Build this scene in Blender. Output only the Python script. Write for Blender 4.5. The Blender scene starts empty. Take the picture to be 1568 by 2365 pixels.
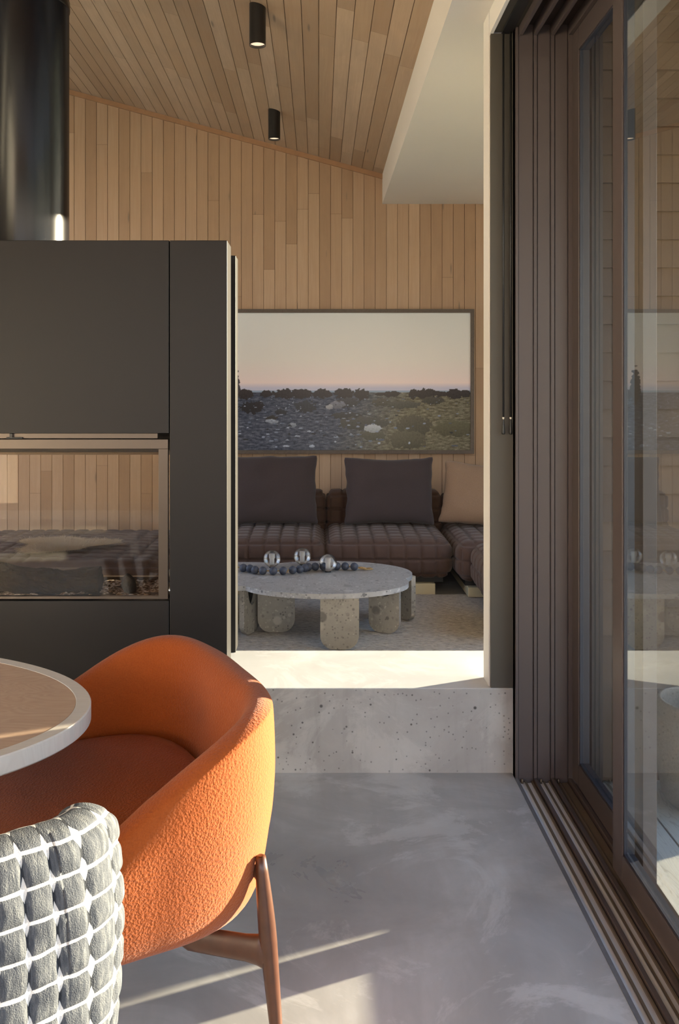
import bpy, bmesh, math, random
from mathutils import Vector, Matrix, noise
sc = bpy.context.scene
C = sc.collection
PI = math.pi
rnd = random.Random(7)
# ------------------------------------------------------------ camera, light
cam = bpy.data.objects.new('camera', bpy.data.cameras.new('camera')); C.objects.link(cam); sc.camera = cam
H, F, VX, VY = 1.34, 2000.0, 736.0, 900.0
cam.location = (0, 0, H); cam.rotation_euler = (PI/2, 0, 0)
cam.data.sensor_width = 36; cam.data.lens = F/2365*36
cam.data.shift_x = (784-VX)/2365; cam.data.shift_y = -(1182.5-VY)/2365
cam.data.clip_start = .05
EL = math.radians(6.1); AZ = (.917, .399)
sd = Vector((AZ[0]*math.cos(EL), AZ[1]*math.cos(EL), math.sin(EL)))
sun = bpy.data.objects.new('sun', bpy.data.lights.new('sun', 'SUN')); C.objects.link(sun)
sun.location = (8, 5, 3); sun.rotation_euler = sd.to_track_quat('Z', 'Y').to_euler()
sun.data.energy = 20.0; sun.data.color = (1.0, .80, .58); sun.data.angle = math.radians(.5)
W = bpy.data.worlds.new('world'); sc.world = W; W.use_nodes = True
nt = W.node_tree; bg = nt.nodes['Background']
tc = nt.nodes.new('ShaderNodeTexCoord'); sp = nt.nodes.new('ShaderNodeSeparateXYZ'); cr = nt.nodes.new('ShaderNodeValToRGB')
nt.links.new(tc.outputs['Generated'], sp.inputs[0]); nt.links.new(sp.outputs['Z'], cr.inputs[0]); nt.links.new(cr.outputs[0], bg.inputs[0])
e = cr.color_ramp.elements
e[0].position = 0.0; e[0].color = (1.0, .83, .64, 1)
e[1].position = 1.0; e[1].color = (.26, .45, .95, 1)
k = e.new(.12); k.color = (.86, .88, .94, 1)
k = e.new(.45); k.color = (.47, .67, 1.0, 1)
bg.inputs[1].default_value = 1.9
sc.view_settings.view_transform = 'Standard'; sc.view_settings.look = 'None'
sc.view_settings.gamma = 1; sc.view_settings.use_curve_mapping = False
sc.view_settings.exposure = 1.27
sc.cycles.max_bounces = 10; sc.cycles.diffuse_bounces = 6; sc.cycles.transparent_max_bounces = 16
sc.cycles.caustics_reflective = False; sc.cycles.caustics_refractive = False
sc.cycles.sample_clamp_indirect = 6

# ------------------------------------------------------------ helpers
def px(x, y, z):
    "photo pixel of a point at height z -> place in the room"
    s = (y-VY)/(H-z); return ((x-VX)/s, F/s)
def obj(name, bm, mats, parent=None, smooth=False, kind=None, loc=None, rotz=0):
    me = bpy.data.meshes.new(name)
    bm.normal_update(); bm.to_mesh(me); bm.free()
    if smooth:
        for p in me.polygons: p.use_smooth = True
    for m in (mats if isinstance(mats, (list, tuple)) else [mats]): me.materials.append(m)
    o = bpy.data.objects.new(name, me); C.objects.link(o)
    if parent: o.parent = parent
    if kind: o['kind'] = kind
    if loc: o.location = loc
    if rotz: o.rotation_euler = (0, 0, rotz)
    return o
def tag(o, label, cat, group=None):
    o['label'] = label; o['category'] = cat
    if group: o['group'] = group
    return o
def thing(name, label, cat, loc=(0, 0, 0), rotz=0, group=None):
    o = bpy.data.objects.new(name, None); C.objects.link(o); o.empty_display_size = .05
    o.location = loc; o.rotation_euler = (0, 0, rotz)
    return tag(o, label, cat, group)
def box(bm, x0, x1, y0, y1, z0, z1, bev=0, seg=2, mi=0):
    r = bmesh.ops.create_cube(bm, size=1)
    for v in r['verts']:
        v.co = Vector((x0+(v.co.x+.5)*(x1-x0), y0+(v.co.y+.5)*(y1-y0), z0+(v.co.z+.5)*(z1-z0)))
    fs = set(f for v in r['verts'] for f in v.link_faces)
    for f in fs: f.material_index = mi
    if bev:
        es = set(e for v in r['verts'] for e in v.link_edges)
        bmesh.ops.bevel(bm, geom=list(es), offset=bev, segments=seg, affect='EDGES', profile=.5)
    return bm
def B(*a, **k): return box(bmesh.new(), *a, **k)
def lathe(bm, prof, cx=0, cy=0, n=32, mi=0):
    rings = []
    for r, z in prof:
        if r < 1e-6: rings.append([bm.verts.new((cx, cy, z))])
        else: rings.append([bm.verts.new((cx+r*math.cos(2*PI*i/n), cy+r*math.sin(2*PI*i/n), z)) for i in range(n)])
    for a, b in zip(rings, rings[1:]):
        for i in range(n):
            j = (i+1) % n
            if len(a) == 1 and len(b) == 1: continue
            if len(a) == 1: f = bm.faces.new((a[0], b[j], b[i]))
            elif len(b) == 1: f = bm.faces.new((a[i], a[j], b[0]))
            else: f = bm.faces.new((a[i], a[j], b[j], b[i]))
            f.material_index = mi
    return bm
def tube(bm, pts, rads, n=16, cap=True, flat=1.0):
    pts = [Vector(p) for p in pts]; rings = []
    for i, p in enumerate(pts):
        t = (pts[min(i+1, len(pts)-1)]-pts[max(i-1, 0)]).normalized()
        u = t.cross(Vector((0, 0, 1)));
        if u.length < 1e-3: u = Vector((1, 0, 0))
        u.normalize(); w = t.cross(u)
        r = rads[i] if isinstance(rads, (list, tuple)) else rads
        rings.append([bm.verts.new(p+u*math.cos(2*PI*k/n)*r*flat+w*math.sin(2*PI*k/n)*r) for k in range(n)])
    for a, b in zip(rings, rings[1:]):
        for k in range(n): bm.faces.new((a[k], a[(k+1) % n], b[(k+1) % n], b[k]))
    if cap: bm.faces.new(rings[0][::-1]); bm.faces.new(rings[-1])
    return bm
def prism(bm, pts, z0, z1, mi=0):
    a = [bm.verts.new((x, y, z0)) for x, y in pts]; b = [bm.verts.new((x, y, z1)) for x, y in pts]
    n = len(pts)
    fs = [bm.faces.new(a[::-1]), bm.faces.new(b)]
    fs += [bm.faces.new((a[i], a[(i+1) % n], b[(i+1) % n], b[i])) for i in range(n)]
    for f in fs: f.material_index = mi
    return bm
def gridmesh(bm, fn, nu, nv, wrapu=False, wrapv=False, uv=None):
    V = [[bm.verts.new(fn(i/(nu if wrapu else nu-1), j/(nv if wrapv else nv-1))) for j in range(nv)] for i in range(nu)]
    L = bm.loops.layers.uv.verify() if uv else None
    for i in range(nu if wrapu else nu-1):
        for j in range(nv if wrapv else nv-1):
            a, b = (i+1) % nu, (j+1) % nv
            f = bm.faces.new((V[i][j], V[a][j], V[a][b], V[i][b]))
            if uv:
                for lp, (p, q) in zip(f.loops, ((i, j), (i+1, j), (i+1, j+1), (i, j+1))): lp[L].uv = uv(p, q)
    return V
def smooth_all(bm):
    for f in bm.faces: f.smooth = True

class NT:
    "small helper around a material's node tree"
    def __init__(s, name):
        s.m = bpy.data.materials.new(name); s.m.use_nodes = True; s.t = s.m.node_tree
        s.b = s.t.nodes['Principled BSDF']; s.o = s.t.nodes['Material Output']
    def n(s, t, **kw):
        x = s.t.nodes.new('ShaderNode'+t)
        for a, v in kw.items(): setattr(x, a, v)
        return x
    def put(s, i, v):
        if hasattr(v, 'is_output'): s.t.links.new(v, i)
        elif isinstance(v, (tuple, list)) and i.type == 'RGBA' and len(v) == 3: i.default_value = (*v, 1)
        else: i.default_value = v
    def coord(s, kind='Object'): return s.n('TexCoord').outputs[kind]
    def map(s, v, scale=(1, 1, 1), loc=(0, 0, 0), rot=(0, 0, 0)):
        x = s.n('Mapping'); s.put(x.inputs[0], v); x.inputs['Scale'].default_value = scale
        x.inputs['Location'].default_value = loc; x.inputs['Rotation'].default_value = rot; return x.outputs[0]
    def sep(s, v): x = s.n('SeparateXYZ'); s.put(x.inputs[0], v); return x.outputs
    def comb(s, a, b, c):
        x = s.n('CombineXYZ'); [s.put(x.inputs[i], v) for i, v in enumerate((a, b, c))]; return x.outputs[0]
    def math(s, op, a, b=0.0, c=0.0, clamp=False):
        x = s.n('Math', operation=op); x.use_clamp = clamp; s.put(x.inputs[0], a); s.put(x.inputs[1], b); s.put(x.inputs[2], c); return x.outputs[0]
    def noise(s, v, scale, detail=3, rough=.5, dist=0, col=False):
        x = s.n('TexNoise'); s.put(x.inputs['Vector'], v); x.inputs['Scale'].default_value = scale
        x.inputs['Detail'].default_value = detail; x.inputs['Roughness'].default_value = rough; x.inputs['Distortion'].default_value = dist
        return x.outputs['Color' if col else 'Fac']
    def vor(s, v, scale, out='Distance', feature='F1', rand=1):
        x = s.n('TexVoronoi', feature=feature); s.put(x.inputs['Vector'], v); x.inputs['Scale'].default_value = scale
        x.inputs['Randomness'].default_value = rand; return x.outputs[out]
    def white(s, v):
        x = s.n('TexWhiteNoise', noise_dimensions='3D'); s.put(x.inputs['Vector'], v); return x.outputs['Value']
    def ramp(s, f, stops, interp='LINEAR'):
        x = s.n('ValToRGB'); s.put(x.inputs[0], f); r = x.color_ramp; r.interpolation = interp
        while len(r.elements) < len(stops): r.elements.new(.5)
        for el, (p, c) in zip(r.elements, stops):
            el.position = p; el.color = (c, c, c, 1) if isinstance(c, (int, float)) else (*c, 1)
        return x.outputs[0]
    def mix(s, f, a, b, mode='MIX'):
        x = s.n('Mix', data_type='RGBA', blend_type=mode)
        s.put(x.inputs[0], f); s.put(x.inputs[6], a); s.put(x.inputs[7], b); return x.outputs[2]
    def bump(s, h, strength=.3, dist=.01):
        x = s.n('Bump'); s.put(x.inputs['Height'], h); x.inputs['Strength'].default_value = strength; x.inputs['Distance'].default_value = dist
        s.t.links.new(x.outputs[0], s.b.inputs['Normal']); return x
    def set(s, **kw):
        al = dict(color='Base Color', rough='Roughness', metal='Metallic', spec='Specular IOR Level', sheen='Sheen Weight', coat='Coat Weight', ecol='Emission Color', estr='Emission Strength')
        for a, v in kw.items(): s.put(s.b.inputs[al.get(a, a)], v)
        return s
def flat(name, col, rough=.5, metal=0, spec=.5, var=.06, scale=8, bump=0, bscale=200):
    t = NT(name); c = t.coord()
    f = t.noise(c, scale, 4)
    t.set(color=t.mix(f, tuple(x*(1-var) for x in col), tuple(min(1, x*(1+var)) for x in col)), rough=rough, metal=metal, spec=spec)
    if bump: t.bump(t.noise(c, bscale, 2), bump, .002)
    return t.m
def glassmat(name, tint=(1, 1, 1), ior=1.5, boost=1.0, rough=0.0):
    t = NT(name); t.t.nodes.remove(t.b)
    ge = t.n('NewGeometry'); dt_ = t.n('VectorMath', operation='DOT_PRODUCT')
    t.put(dt_.inputs[0], ge.outputs['Incoming']); t.put(dt_.inputs[1], ge.outputs['Normal'])
    c1 = t.math('SUBTRACT', 1.0, t.math('ABSOLUTE', dt_.outputs['Value']))
    r0 = ((ior-1)/(ior+1))**2
    f = t.math('MULTIPLY', t.math('ADD', t.math('MULTIPLY', t.math('POWER', c1, 5.0), 1-r0), r0), boost, clamp=True)
    tr = t.n('BsdfTransparent'); tr.inputs[0].default_value = (*tint, 1)
    g = t.n('BsdfGlossy'); g.inputs['Roughness'].default_value = rough; g.inputs[0].default_value = (1, 1, 1, 1)
    m = t.n('MixShader'); t.put(m.inputs[0], f); t.t.links.new(tr.outputs[0], m.inputs[1]); t.t.links.new(g.outputs[0], m.inputs[2])
    t.t.links.new(m.outputs[0], t.o.inputs[0]); return t.m

# ------------------------------------------------------------ materials
def board_mat(name, axis, pitch, phase, cA, cB, cC, along, joint, greywash=.0):
    "softwood boards: one tone per board, butt joints, grain, knots"
    t = NT(name); s = t.sep(t.coord()); x, l = s[axis], s[along]
    bi = t.math('FLOOR', t.math('DIVIDE', t.math('SUBTRACT', x, phase), pitch))
    off = t.math('MULTIPLY', t.white(t.comb(bi, 3.1, 0.0)), joint)
    seg = t.math('FLOOR', t.math('DIVIDE', t.math('ADD', l, off), joint))
    r = t.white(t.comb(bi, seg, 7.7)); r2 = t.white(t.comb(seg, bi, 1.3))
    col = t.ramp(r, [(0, cA), (.5, cB), (1, cC)])
    u = t.math('ADD', x, t.math('MULTIPLY', r2, 9.0))
    g = t.noise(t.comb(t.math('MULTIPLY', u, 60.0), t.math('MULTIPLY', l, 2.2), r), 1.0, 5, .6, 1.2)
    col = t.mix(t.ramp(g, [(.3, .0), (.75, .34)]), col, (.34, .205, .115), 'MIX')
    bl = t.noise(t.comb(t.math('MULTIPLY', u, 9.0), t.math('MULTIPLY', l, 3.0), bi), 1.0, 3, .6, .8)
    col = t.mix(t.ramp(bl, [(.35, .0), (.75, .45)]), col, (.50, .335, .205) if not greywash else (.37, .285, .21))
    kv = t.comb(t.math('MULTIPLY', u, 12.5), t.math('MULTIPLY', l, 1.9), 0.5)
    kd = t.vor(kv, 1.0)
    kc = t.sep(t.vor(kv, 1.0, 'Color'))[0]
    kn = t.math('MULTIPLY', t.math('LESS_THAN', kc, .42), t.ramp(kd, [(.0, 1), (.045, .85), (.10, 0)]))
    col = t.mix(t.math('MULTIPLY', kn, .75), col, (.17, .14, .115))
    je = t.math('FRACT', t.math('DIVIDE', t.math('ADD', l, off), joint))
    jl = t.math('LESS_THAN', je, .0018/joint)
    col = t.mix(t.math('MULTIPLY', jl, .7), col, (.08, .045, .02))
    t.set(color=col, rough=.55, spec=.35); t.bump(g, .12, .002)
    return t.m
M = {}
M['wall_boards'] = board_mat('cedar_wall_boards', 0, .0799, -.4743, (.42, .28, .18), (.50, .35, .235), (.58, .42, .29), 2, 2.3)
M['ceiling_boards'] = board_mat('washed_ceiling_boards', 0, .077, 0.0, (.41, .285, .185), (.50, .365, .245), (.60, .46, .33), 1, 1.9, 1)
M['wood_trim'] = flat('cedar_trim', (.40, .225, .12), .5, var=.15, scale=20)
M['plaster'] = flat('white_plaster', (.80, .77, .71), .7, var=.02, scale=3, bump=.05, bscale=90)
M['shutter'] = flat('taupe_post_paint', (.062, .054, .042), .5, var=.05)
M['bronze'] = flat('brown_bronze_aluminium', (.078, .060, .057), .38, 0, .5, var=.04, scale=3)
M['bronze_dark'] = flat('dark_brown_aluminium', (.028, .020, .018), .4, 0, .5, var=.04)
M['gasket'] = flat('blue_black_gasket', (.03, .032, .045), .35)
M['alu'] = flat('brushed_aluminium', (.80, .81, .84), .33, .35, .6, var=.1, scale=6)
M['alu_tan'] = flat('tan_anodised_cover', (.20, .155, .11), .42, .5, .5, var=.08)
M['black'] = flat('matt_black', (.012, .012, .013), .45, var=.1)
M['black_lamp'] = flat('black_powder_coat', (.010, .009, .009), .38)
M['steel_black'] = flat('charcoal_powder_coated_steel', (.010, .0085, .0085), .45, 0, .3, var=.05, scale=2)
M['flue'] = flat('satin_black_flue_steel', (.006, .0055, .007), .24, 0, .35, var=.05, scale=2)
M['door_metal'] = flat('brushed_taupe_metal', (.10, .08, .064), .33, .55, .5, var=.08, scale=3)
M['firebrick'] = flat('soot_black_lining', (.018, .014, .011), .6, var=.3, scale=25)
M['glass'] = glassmat('clear_door_glass', (.93, .97, .95), 1.52, 1.2)
M['fire_glass'] = glassmat('fire_glass', (.90, .88, .85), 1.5, .38)
M['cream_block'] = flat('cream_lacquer', (.62, .54, .36), .4)
M['walnut'] = flat('walnut_wood', (.075, .028, .014), .32, 0, .5, var=.35, scale=35)
M['jute'] = flat('jute_twine', (.42, .28, .13), .9, var=.3, scale=150)
M['bead'] = flat('slate_blue_bead', (.055, .065, .10), .55, var=.35, scale=60)
M['wax'] = flat('white_candle_cup', (.86, .84, .82), .5)
M['white'] = flat('ivory_cord_bead', (.75, .70, .60), .4)
M['charcoal_char'] = flat('charred_log', (.016, .010, .006), .9, 0, .15, var=.6, scale=40, bump=.9, bscale=60)
M['charcoal_stone'] = flat('black_lava_stone', (.02, .018, .017), .7, var=.4, scale=40, bump=.8, bscale=50)

def concrete(name, cols, blot=1.2, rough=(.25, .5), pits=False, speck=.5, spec=.5):
    t = NT(name); c = t.coord()
    a = t.noise(t.map(c, (1, 1.6, 1)), blot, 6, .62, .9)
    col = t.ramp(a, [(.28, cols[0]), (.5, cols[1]), (.66, cols[2])])
    b = t.noise(t.map(c, (9, 2.0, 3)), 1.4, 5, .6, .5)
    col = t.mix(t.ramp(b, [(.35, 0), (.75, speck)]), col, cols[3])
    w = t.ramp(t.noise(t.map(c, (1, 1, 1), (4, 2, 0)), 2.3, 7, .7, 1.2), [(.54, 0), (.60, .42), (.75, .55)])
    col = t.mix(w, col, tuple(min(1, x*1.18) for x in cols[2]))
    h = t.noise(c, 60, 3)
    if pits:
        for sc_, th, k in ((34, .15, .85), (13, .10, .9), (62, .22, .6)):
            v = t.vor(c, sc_); rr = t.sep(t.vor(c, sc_, 'Color'))[0]
            p = t.math('MULTIPLY', t.math('LESS_THAN', rr, .38), t.ramp(v, [(th*.6, 1), (th, 0)]))
            col = t.mix(t.math('MULTIPLY', p, k), col, (.05, .045, .04))
        st = t.ramp(t.noise(t.map(c, (14, 1, 1.2)), 1.6, 4, .6), [(.55, 0), (.8, .35)])
        col = t.mix(st, col, (.22, .20, .185))
    t.set(color=col, rough=t.ramp(a, [(.3, rough[0]), (.7, rough[1])]), spec=spec); t.bump(h, .05, .002)
    return t.m
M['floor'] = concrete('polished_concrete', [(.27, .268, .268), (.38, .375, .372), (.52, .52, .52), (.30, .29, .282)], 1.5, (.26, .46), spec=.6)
M['plinth_top'] = concrete('lit_tone_concrete_top', [(.58, .59, .61), (.65, .66, .68), (.71, .72, .74), (.58, .58, .59)], 2.2, (.3, .5), speck=.3)  # paler than the face: sun and sky glare put into its colour
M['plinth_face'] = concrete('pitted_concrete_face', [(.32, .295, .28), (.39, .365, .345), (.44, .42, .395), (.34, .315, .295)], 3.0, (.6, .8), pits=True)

def woven(name, a, b, sheen=.3, scale=420, bstr=.35, big=0):
    t = NT(name); c = t.coord()
    n1 = t.noise(c, scale, 2, .6); n2 = t.noise(c, 6, 3)
    col = t.mix(n1, a, b); col = t.mix(t.math('MULTIPLY', n2, .25), col, tuple(x*.75 for x in a))
    t.set(color=col, rough=.9, spec=.15, sheen=sheen); t.b.inputs['Sheen Roughness'].default_value = .5
    h = t.math('ADD', n1, t.math('MULTIPLY', t.vor(c, big), .8)) if big else n1
    t.bump(h, bstr, .003); return t.m
M['sofa'] = woven('mocha_wool', (.072, .044, .036), (.125, .078, .063), .15)
M['cushion_dark'] = woven('plum_grey_wool', (.044, .034, .036), (.078, .060, .062), .12, 500)
M['cushion_beige'] = woven('tan_boucle', (.20, .125, .078), (.37, .25, .17), .15, 330, .6)
M['orange'] = woven('orange_boucle', (.235, .046, .007), (.38, .090, .017), .12, 300, .55, 170)
M['fur'] = flat('cream_sheepskin', (.62, .52, .40), .9)

def rugmat():
    t = NT('loop_pile_rug'); c = t.coord()
    n1 = t.noise(t.map(c, (26, 110, 1)), 1.0, 3, .65); n2 = t.noise(t.map(c, (6, 20, 1)), 1, 3)
    col = t.ramp(n1, [(.28, (.14, .12, .105)), (.45, (.38, .34, .30)), (.68, (.60, .55, .48))])
    col = t.mix(t.math('MULTIPLY', n2, .35), col, (.30, .265, .235))
    t.set(color=col, rough=.95, spec=.1, sheen=.2); t.bump(n1, .9, .012); return t.m
M['rug'] = rugmat()
def terrazzo(name, light, mid, dark):
    t = NT(name); c = t.coord(); w = t.mix(.35, c, t.noise(c, 9, 3, .6, 0, True), 'LINEAR_LIGHT')
    m = t.map(c, (1, 1, 1)); col = t.mix(t.noise(c, 14, 6, .7), light, mid)
    for s_, lim, k in ((80, .5, .85), (38, .34, .8), (14, .20, .8)):
        wv = t.math  # chips
        v = t.vor(t.map(c, (1, 1.0, 1), (s_, 0, 0)), s_); cc = t.sep(t.vor(t.map(c, (1, 1.0, 1), (s_, 0, 0)), s_, 'Color'))
        msk = t.math('MULTIPLY', t.math('LESS_THAN', cc[0], lim), t.ramp(v, [(.30, 1), (.42, 0)]))
        chip = t.mix(cc[1], dark, tuple(min(1, x*1.35) for x in light))
        col = t.mix(t.math('MULTIPLY', msk, k), col, chip)
    f = t.ramp(t.noise(c, 5.5, 5, .65, .6), [(.60, 0), (.70, .45)])
    col = t.mix(f, col, dark)
    t.set(color=col, rough=.34, spec=.5); t.bump(t.noise(c, 90, 2), .1, .001); return t.m
M['stone_top'] = terrazzo('ceppo_stone_top', (.50, .50, .51), (.30, .305, .32), (.085, .09, .10))
M['stone_leg'] = terrazzo('ceppo_stone_leg', (.42, .39, .34), (.27, .25, .215), (.12, .11, .10))
def oak(name, a, b, cdk, sc_=1.0):
    t = NT(name); c = t.coord()
    w = t.noise(t.map(c, (3.2*sc_, 9*sc_, 3)), 1.0, 2, .5, 1.5)
    ring = t.math('FRACT', t.math('MULTIPLY', w, 16.0))
    ring = t.ramp(ring, [(0, 0), (.5, 1), (1, 0)])
    g = t.noise(t.map(c, (8, 160, 8)), 1.0, 4)
    col = t.mix(t.math('MULTIPLY', ring, .55), a, b); col = t.mix(t.math('MULTIPLY', g, .30), col, cdk)
    t.set(color=col, rough=.5, spec=.4); t.bump(g, .06, .001); return t.m
M['oak'] = oak('whitewashed_oak', (.42, .29, .205), (.53, .40, .30), (.33, .21, .14))
M['pale_edge'] = oak('pale_limed_edge', (.55, .51, .46), (.62, .58, .53), (.50, .45, .40))
M['pale_edge'].node_tree.nodes['Principled BSDF'].inputs['Roughness'].default_value = .4
def claddingmat():
    t = NT('weathered_cedar_cladding'); s = t.sep(t.coord())
    b = t.math('FLOOR', t.math('DIVIDE', t.math('SUBTRACT', s[2], .0), .098)); r = t.white(t.comb(b, 1.0, 2.0))
    g = t.noise(t.comb(t.math('MULTIPLY', s[0], 2.0), s[1], t.math('MULTIPLY', s[2], 40.0)), 1.0, 4, .6, 1)
    col = t.ramp(r, [(0, (.075, .045, .027)), (.5, (.095, .058, .034)), (1, (.12, .076, .045))])
    col = t.mix(t.math('MULTIPLY', g, .4), col, (.07, .04, .023)); t.set(color=col, rough=.6); return t.m
M['cladding'] = claddingmat()
def deckmat():
    t = NT('weathered_deck_board'); c = t.coord()
    w = t.noise(t.map(c, (7, 1.3, 1)), 1.4, 3, .5, 1.6); rg = t.ramp(t.math('FRACT', t.math('MULTIPLY', w, 11.0)), [(0, 0), (.12, 1), (.25, 0)])
    col = t.mix(t.noise(c, 3, 4), (.34, .35, .33), (.46, .46, .43)); col = t.mix(t.math('MULTIPLY', rg, .55), col, (.18, .17, .15))
    t.set(color=col, rough=.6); return t.m
M['deck'] = deckmat()
M['ground'] = flat('dry_grass_ground', (.20, .19, .10), .9, var=.4, scale=2)
M['basket'] = woven('grey_woven_rope', (.12, .10, .08), (.28, .24, .20), 0, 120, .8)
def checkmat():
    t = NT('checked_puckered_wool'); u = t.coord('UV'); s = t.sep(u)
    wob = t.noise(t.coord(), 25, 2); wb = t.math('MULTIPLY', t.math('SUBTRACT', wob, .5), .16)
    fu = t.math('ABSOLUTE', t.math('SUBTRACT', t.math('FRACT', t.math('ADD', s[0], wb)), .5))   # 0 on a column line
    fv = t.math('ABSOLUTE', t.math('SUBTRACT', t.math('FRACT', t.math('ADD', s[1], wb)), .5))
    row = t.math('LESS_THAN', fv, .055)
    kn = t.math('LESS_THAN', t.math('ADD', t.math('MULTIPLY', fu, 1.15), t.math('MULTIPLY', fv, .40)), .15)
    wh = t.math('MAXIMUM', row, kn)
    seam_shade = t.math('LESS_THAN', fu, .05)
    st = t.noise(t.comb(t.math('MULTIPLY', s[0], 9.0), t.math('MULTIPLY', s[1], 1.6), 0.0), 1.0, 4, .6)
    fine = t.noise(t.coord(), 500, 2)
    g = t.ramp(st, [(.25, (.022, .027, .038)), (.5, (.072, .078, .09)), (.75, (.17, .175, .178))])
    g = t.mix(t.math('MULTIPLY', fine, .4), g, (.09, .095, .105))
    g = t.mix(t.math('MULTIPLY', seam_shade, .8), g, (.02, .022, .028))  # shade of the seams put into the colour along column lines
    col = t.mix(wh, g, (.62, .60, .58)); t.set(color=col, rough=.9, spec=.15)
    t.bump(t.math('ADD', t.math('MULTIPLY', wh, .6), fine), .6, .003); return t.m
M['check'] = checkmat()
def vcol(name, rough=.3):
    t = NT(name); a = t.n('VertexColor'); a.layer_name = 'print'; t.set(color=a.outputs[0], rough=rough, spec=.4); return t.m

# ------------------------------------------------------------ setting
PF, PB, PZ = 3.028, 3.471, .295         # plinth front, back, top
WY, LZ = 6.207, .08                     # far wall, lounge floor
SOF = 2.671                             # plaster soffit
BX = .456
def cz(x): return 2.8825+(BX-x)*.2697
obj('floor', B(-3.6, .6755, -3.4, PF, -.12, 0), M['floor'], kind='structure')
obj('floor_lounge', B(-3.6, 2.1, PB, WY, -.12, LZ), M['floor'], kind='structure')
# concrete plinth
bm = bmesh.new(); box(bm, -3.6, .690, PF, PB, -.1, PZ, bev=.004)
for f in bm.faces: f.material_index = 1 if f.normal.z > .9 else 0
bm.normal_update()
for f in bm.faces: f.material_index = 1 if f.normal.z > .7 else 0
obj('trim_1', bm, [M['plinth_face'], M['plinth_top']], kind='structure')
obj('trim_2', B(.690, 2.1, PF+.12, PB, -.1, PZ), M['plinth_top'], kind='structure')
obj('trim_3', B(.688, .704, PF-.004, PF+.1, 0, PZ), M['black'], kind='structure')
# board wall with real grooves
def boards(name, x0, x1, pitch, phase, m, surf, extrude, kind='structure', gw=.0035, gd=.008):
    bm = bmesh.new(); xs = [x0]
    k_ = math.ceil((x0-phase)/pitch)
    prof = [(x0, 0)]
    x = phase+k_*pitch
    while x < x1-.006:
        if x > x0+.006: prof += [(x-gw/2, 0), (x-gw/4, gd), (x+gw/4, gd), (x+gw/2, 0)]
        x += pitch
    prof.append((x1, 0))
    A, Bv = extrude
    ra = [bm.verts.new(surf(p, g, A)) for p, g in prof]; rb = [bm.verts.new(surf(p, g, Bv)) for p, g in prof]
    for i in range(len(prof)-1): bm.faces.new((ra[i], ra[i+1], rb[i+1], rb[i]))
    # closed back
    k1 = [bm.verts.new(surf(x0, .06, A)), bm.verts.new(surf(x1, .06, A)), bm.verts.new(surf(x1, .06, Bv)), bm.verts.new(surf(x0, .06, Bv))]
    bm.faces.new(k1); bm.faces.new((ra[0], rb[0], k1[3], k1[0])); bm.faces.new((ra[-1], k1[1], k1[2], rb[-1]))
    bmesh.ops.recalc_face_normals(bm, faces=bm.faces)
    return obj(name, bm, m, kind=kind)
def wsurf(x, g, t): return (x, WY+g, -.1 if t == 0 else cz(min(x, BX)))
boards('wall_far', -3.6, 2.1, .0799, -.4743, M['wall_boards'], wsurf, (0, 1))
def csurf(x, g, t): return (x, t, cz(x)+g)
boards('ceiling', -3.6, BX, .077, 0.0, M['ceiling_boards'], csurf, (-3.4, WY))
# sloping trim where wall meets ceiling
bm = bmesh.new()
vs = []
for x in (-3.6, BX):
    for dy, dz in ((-.018, -.034), (0, -.034), (0, 0), (-.018, 0)): vs.append(bm.verts.new((x, WY+dy, cz(x)+dz)))
for a in range(4): b = (a+1) % 4; bm.faces.new((vs[a], vs[b], vs[b+4], vs[a+4]))
bm.faces.new(vs[:4][::-1]); bm.faces.new(vs[4:])
obj('trim_4', bm, M['wood_trim'], kind='structure')
# plaster bulkhead: deep box with the soffit
obj('trim_5', B(BX, .60, -3.4, WY, SOF, 3.2), M['plaster'], kind='structure')
obj('trim_6', B(.60, 2.135, PF+.012, WY, SOF, 3.2), M['plaster'], kind='structure')
obj('trim_7', B(.60, .612, -3.4, PF+.012, 2.588, 3.2), M['plaster'], kind='structure')       # fascia over the blind recess
# pier between terrace door and lounge
obj('wall_right', B(.599, .93, PF+.024, 3.147, PZ, SOF), M['plaster'], kind='structure')
obj('trim_8', B(.603, .686, PF+.006, PF+.0235, PZ, 2.588, bev=.001), M['shutter'], kind='structure')
obj('trim_9', B(.606, .69, -3.4, PF+.006, 2.592, 2.66), M['shutter'], kind='structure')
obj('trim_10', B(.640, .676, -3.3, PF+.004, 2.586, 2.592), M['black'], kind='structure')
obj('trim_11', B(.686, .93, 3.0, PF+.02, .0, 2.66), M['black'], kind='structure')
# lounge east wall with its window
bm = bmesh.new()
box(bm, 2.1, 2.135, 3.03, 3.3, 0, SOF); box(bm, 2.1, 2.135, 4.92, WY+.06, 0, SOF)
box(bm, 2.1, 2.135, 3.3, 4.92, 0, .40); box(bm, 2.1, 2.135, 3.3, 4.92, 2.39, SOF)
obj('wall_lounge_right', bm, M['plaster'], kind='structure')
bm = bmesh.new()
for a in ((2.104, 2.132, 3.3, 3.34, .4, 2.39), (2.104, 2.132, 4.88, 4.92, .4, 2.39), (2.104, 2.132, 3.34, 4.88, .4, .44), (2.104, 2.132, 3.34, 4.88, 2.35, 2.39)): box(bm, *a)
w1 = obj('window_1', bm, M['bronze'], kind='structure')
obj('pane', B(2.116, 2.121, 3.34, 4.88, .44, 2.35), M['glass'], w1)
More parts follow.
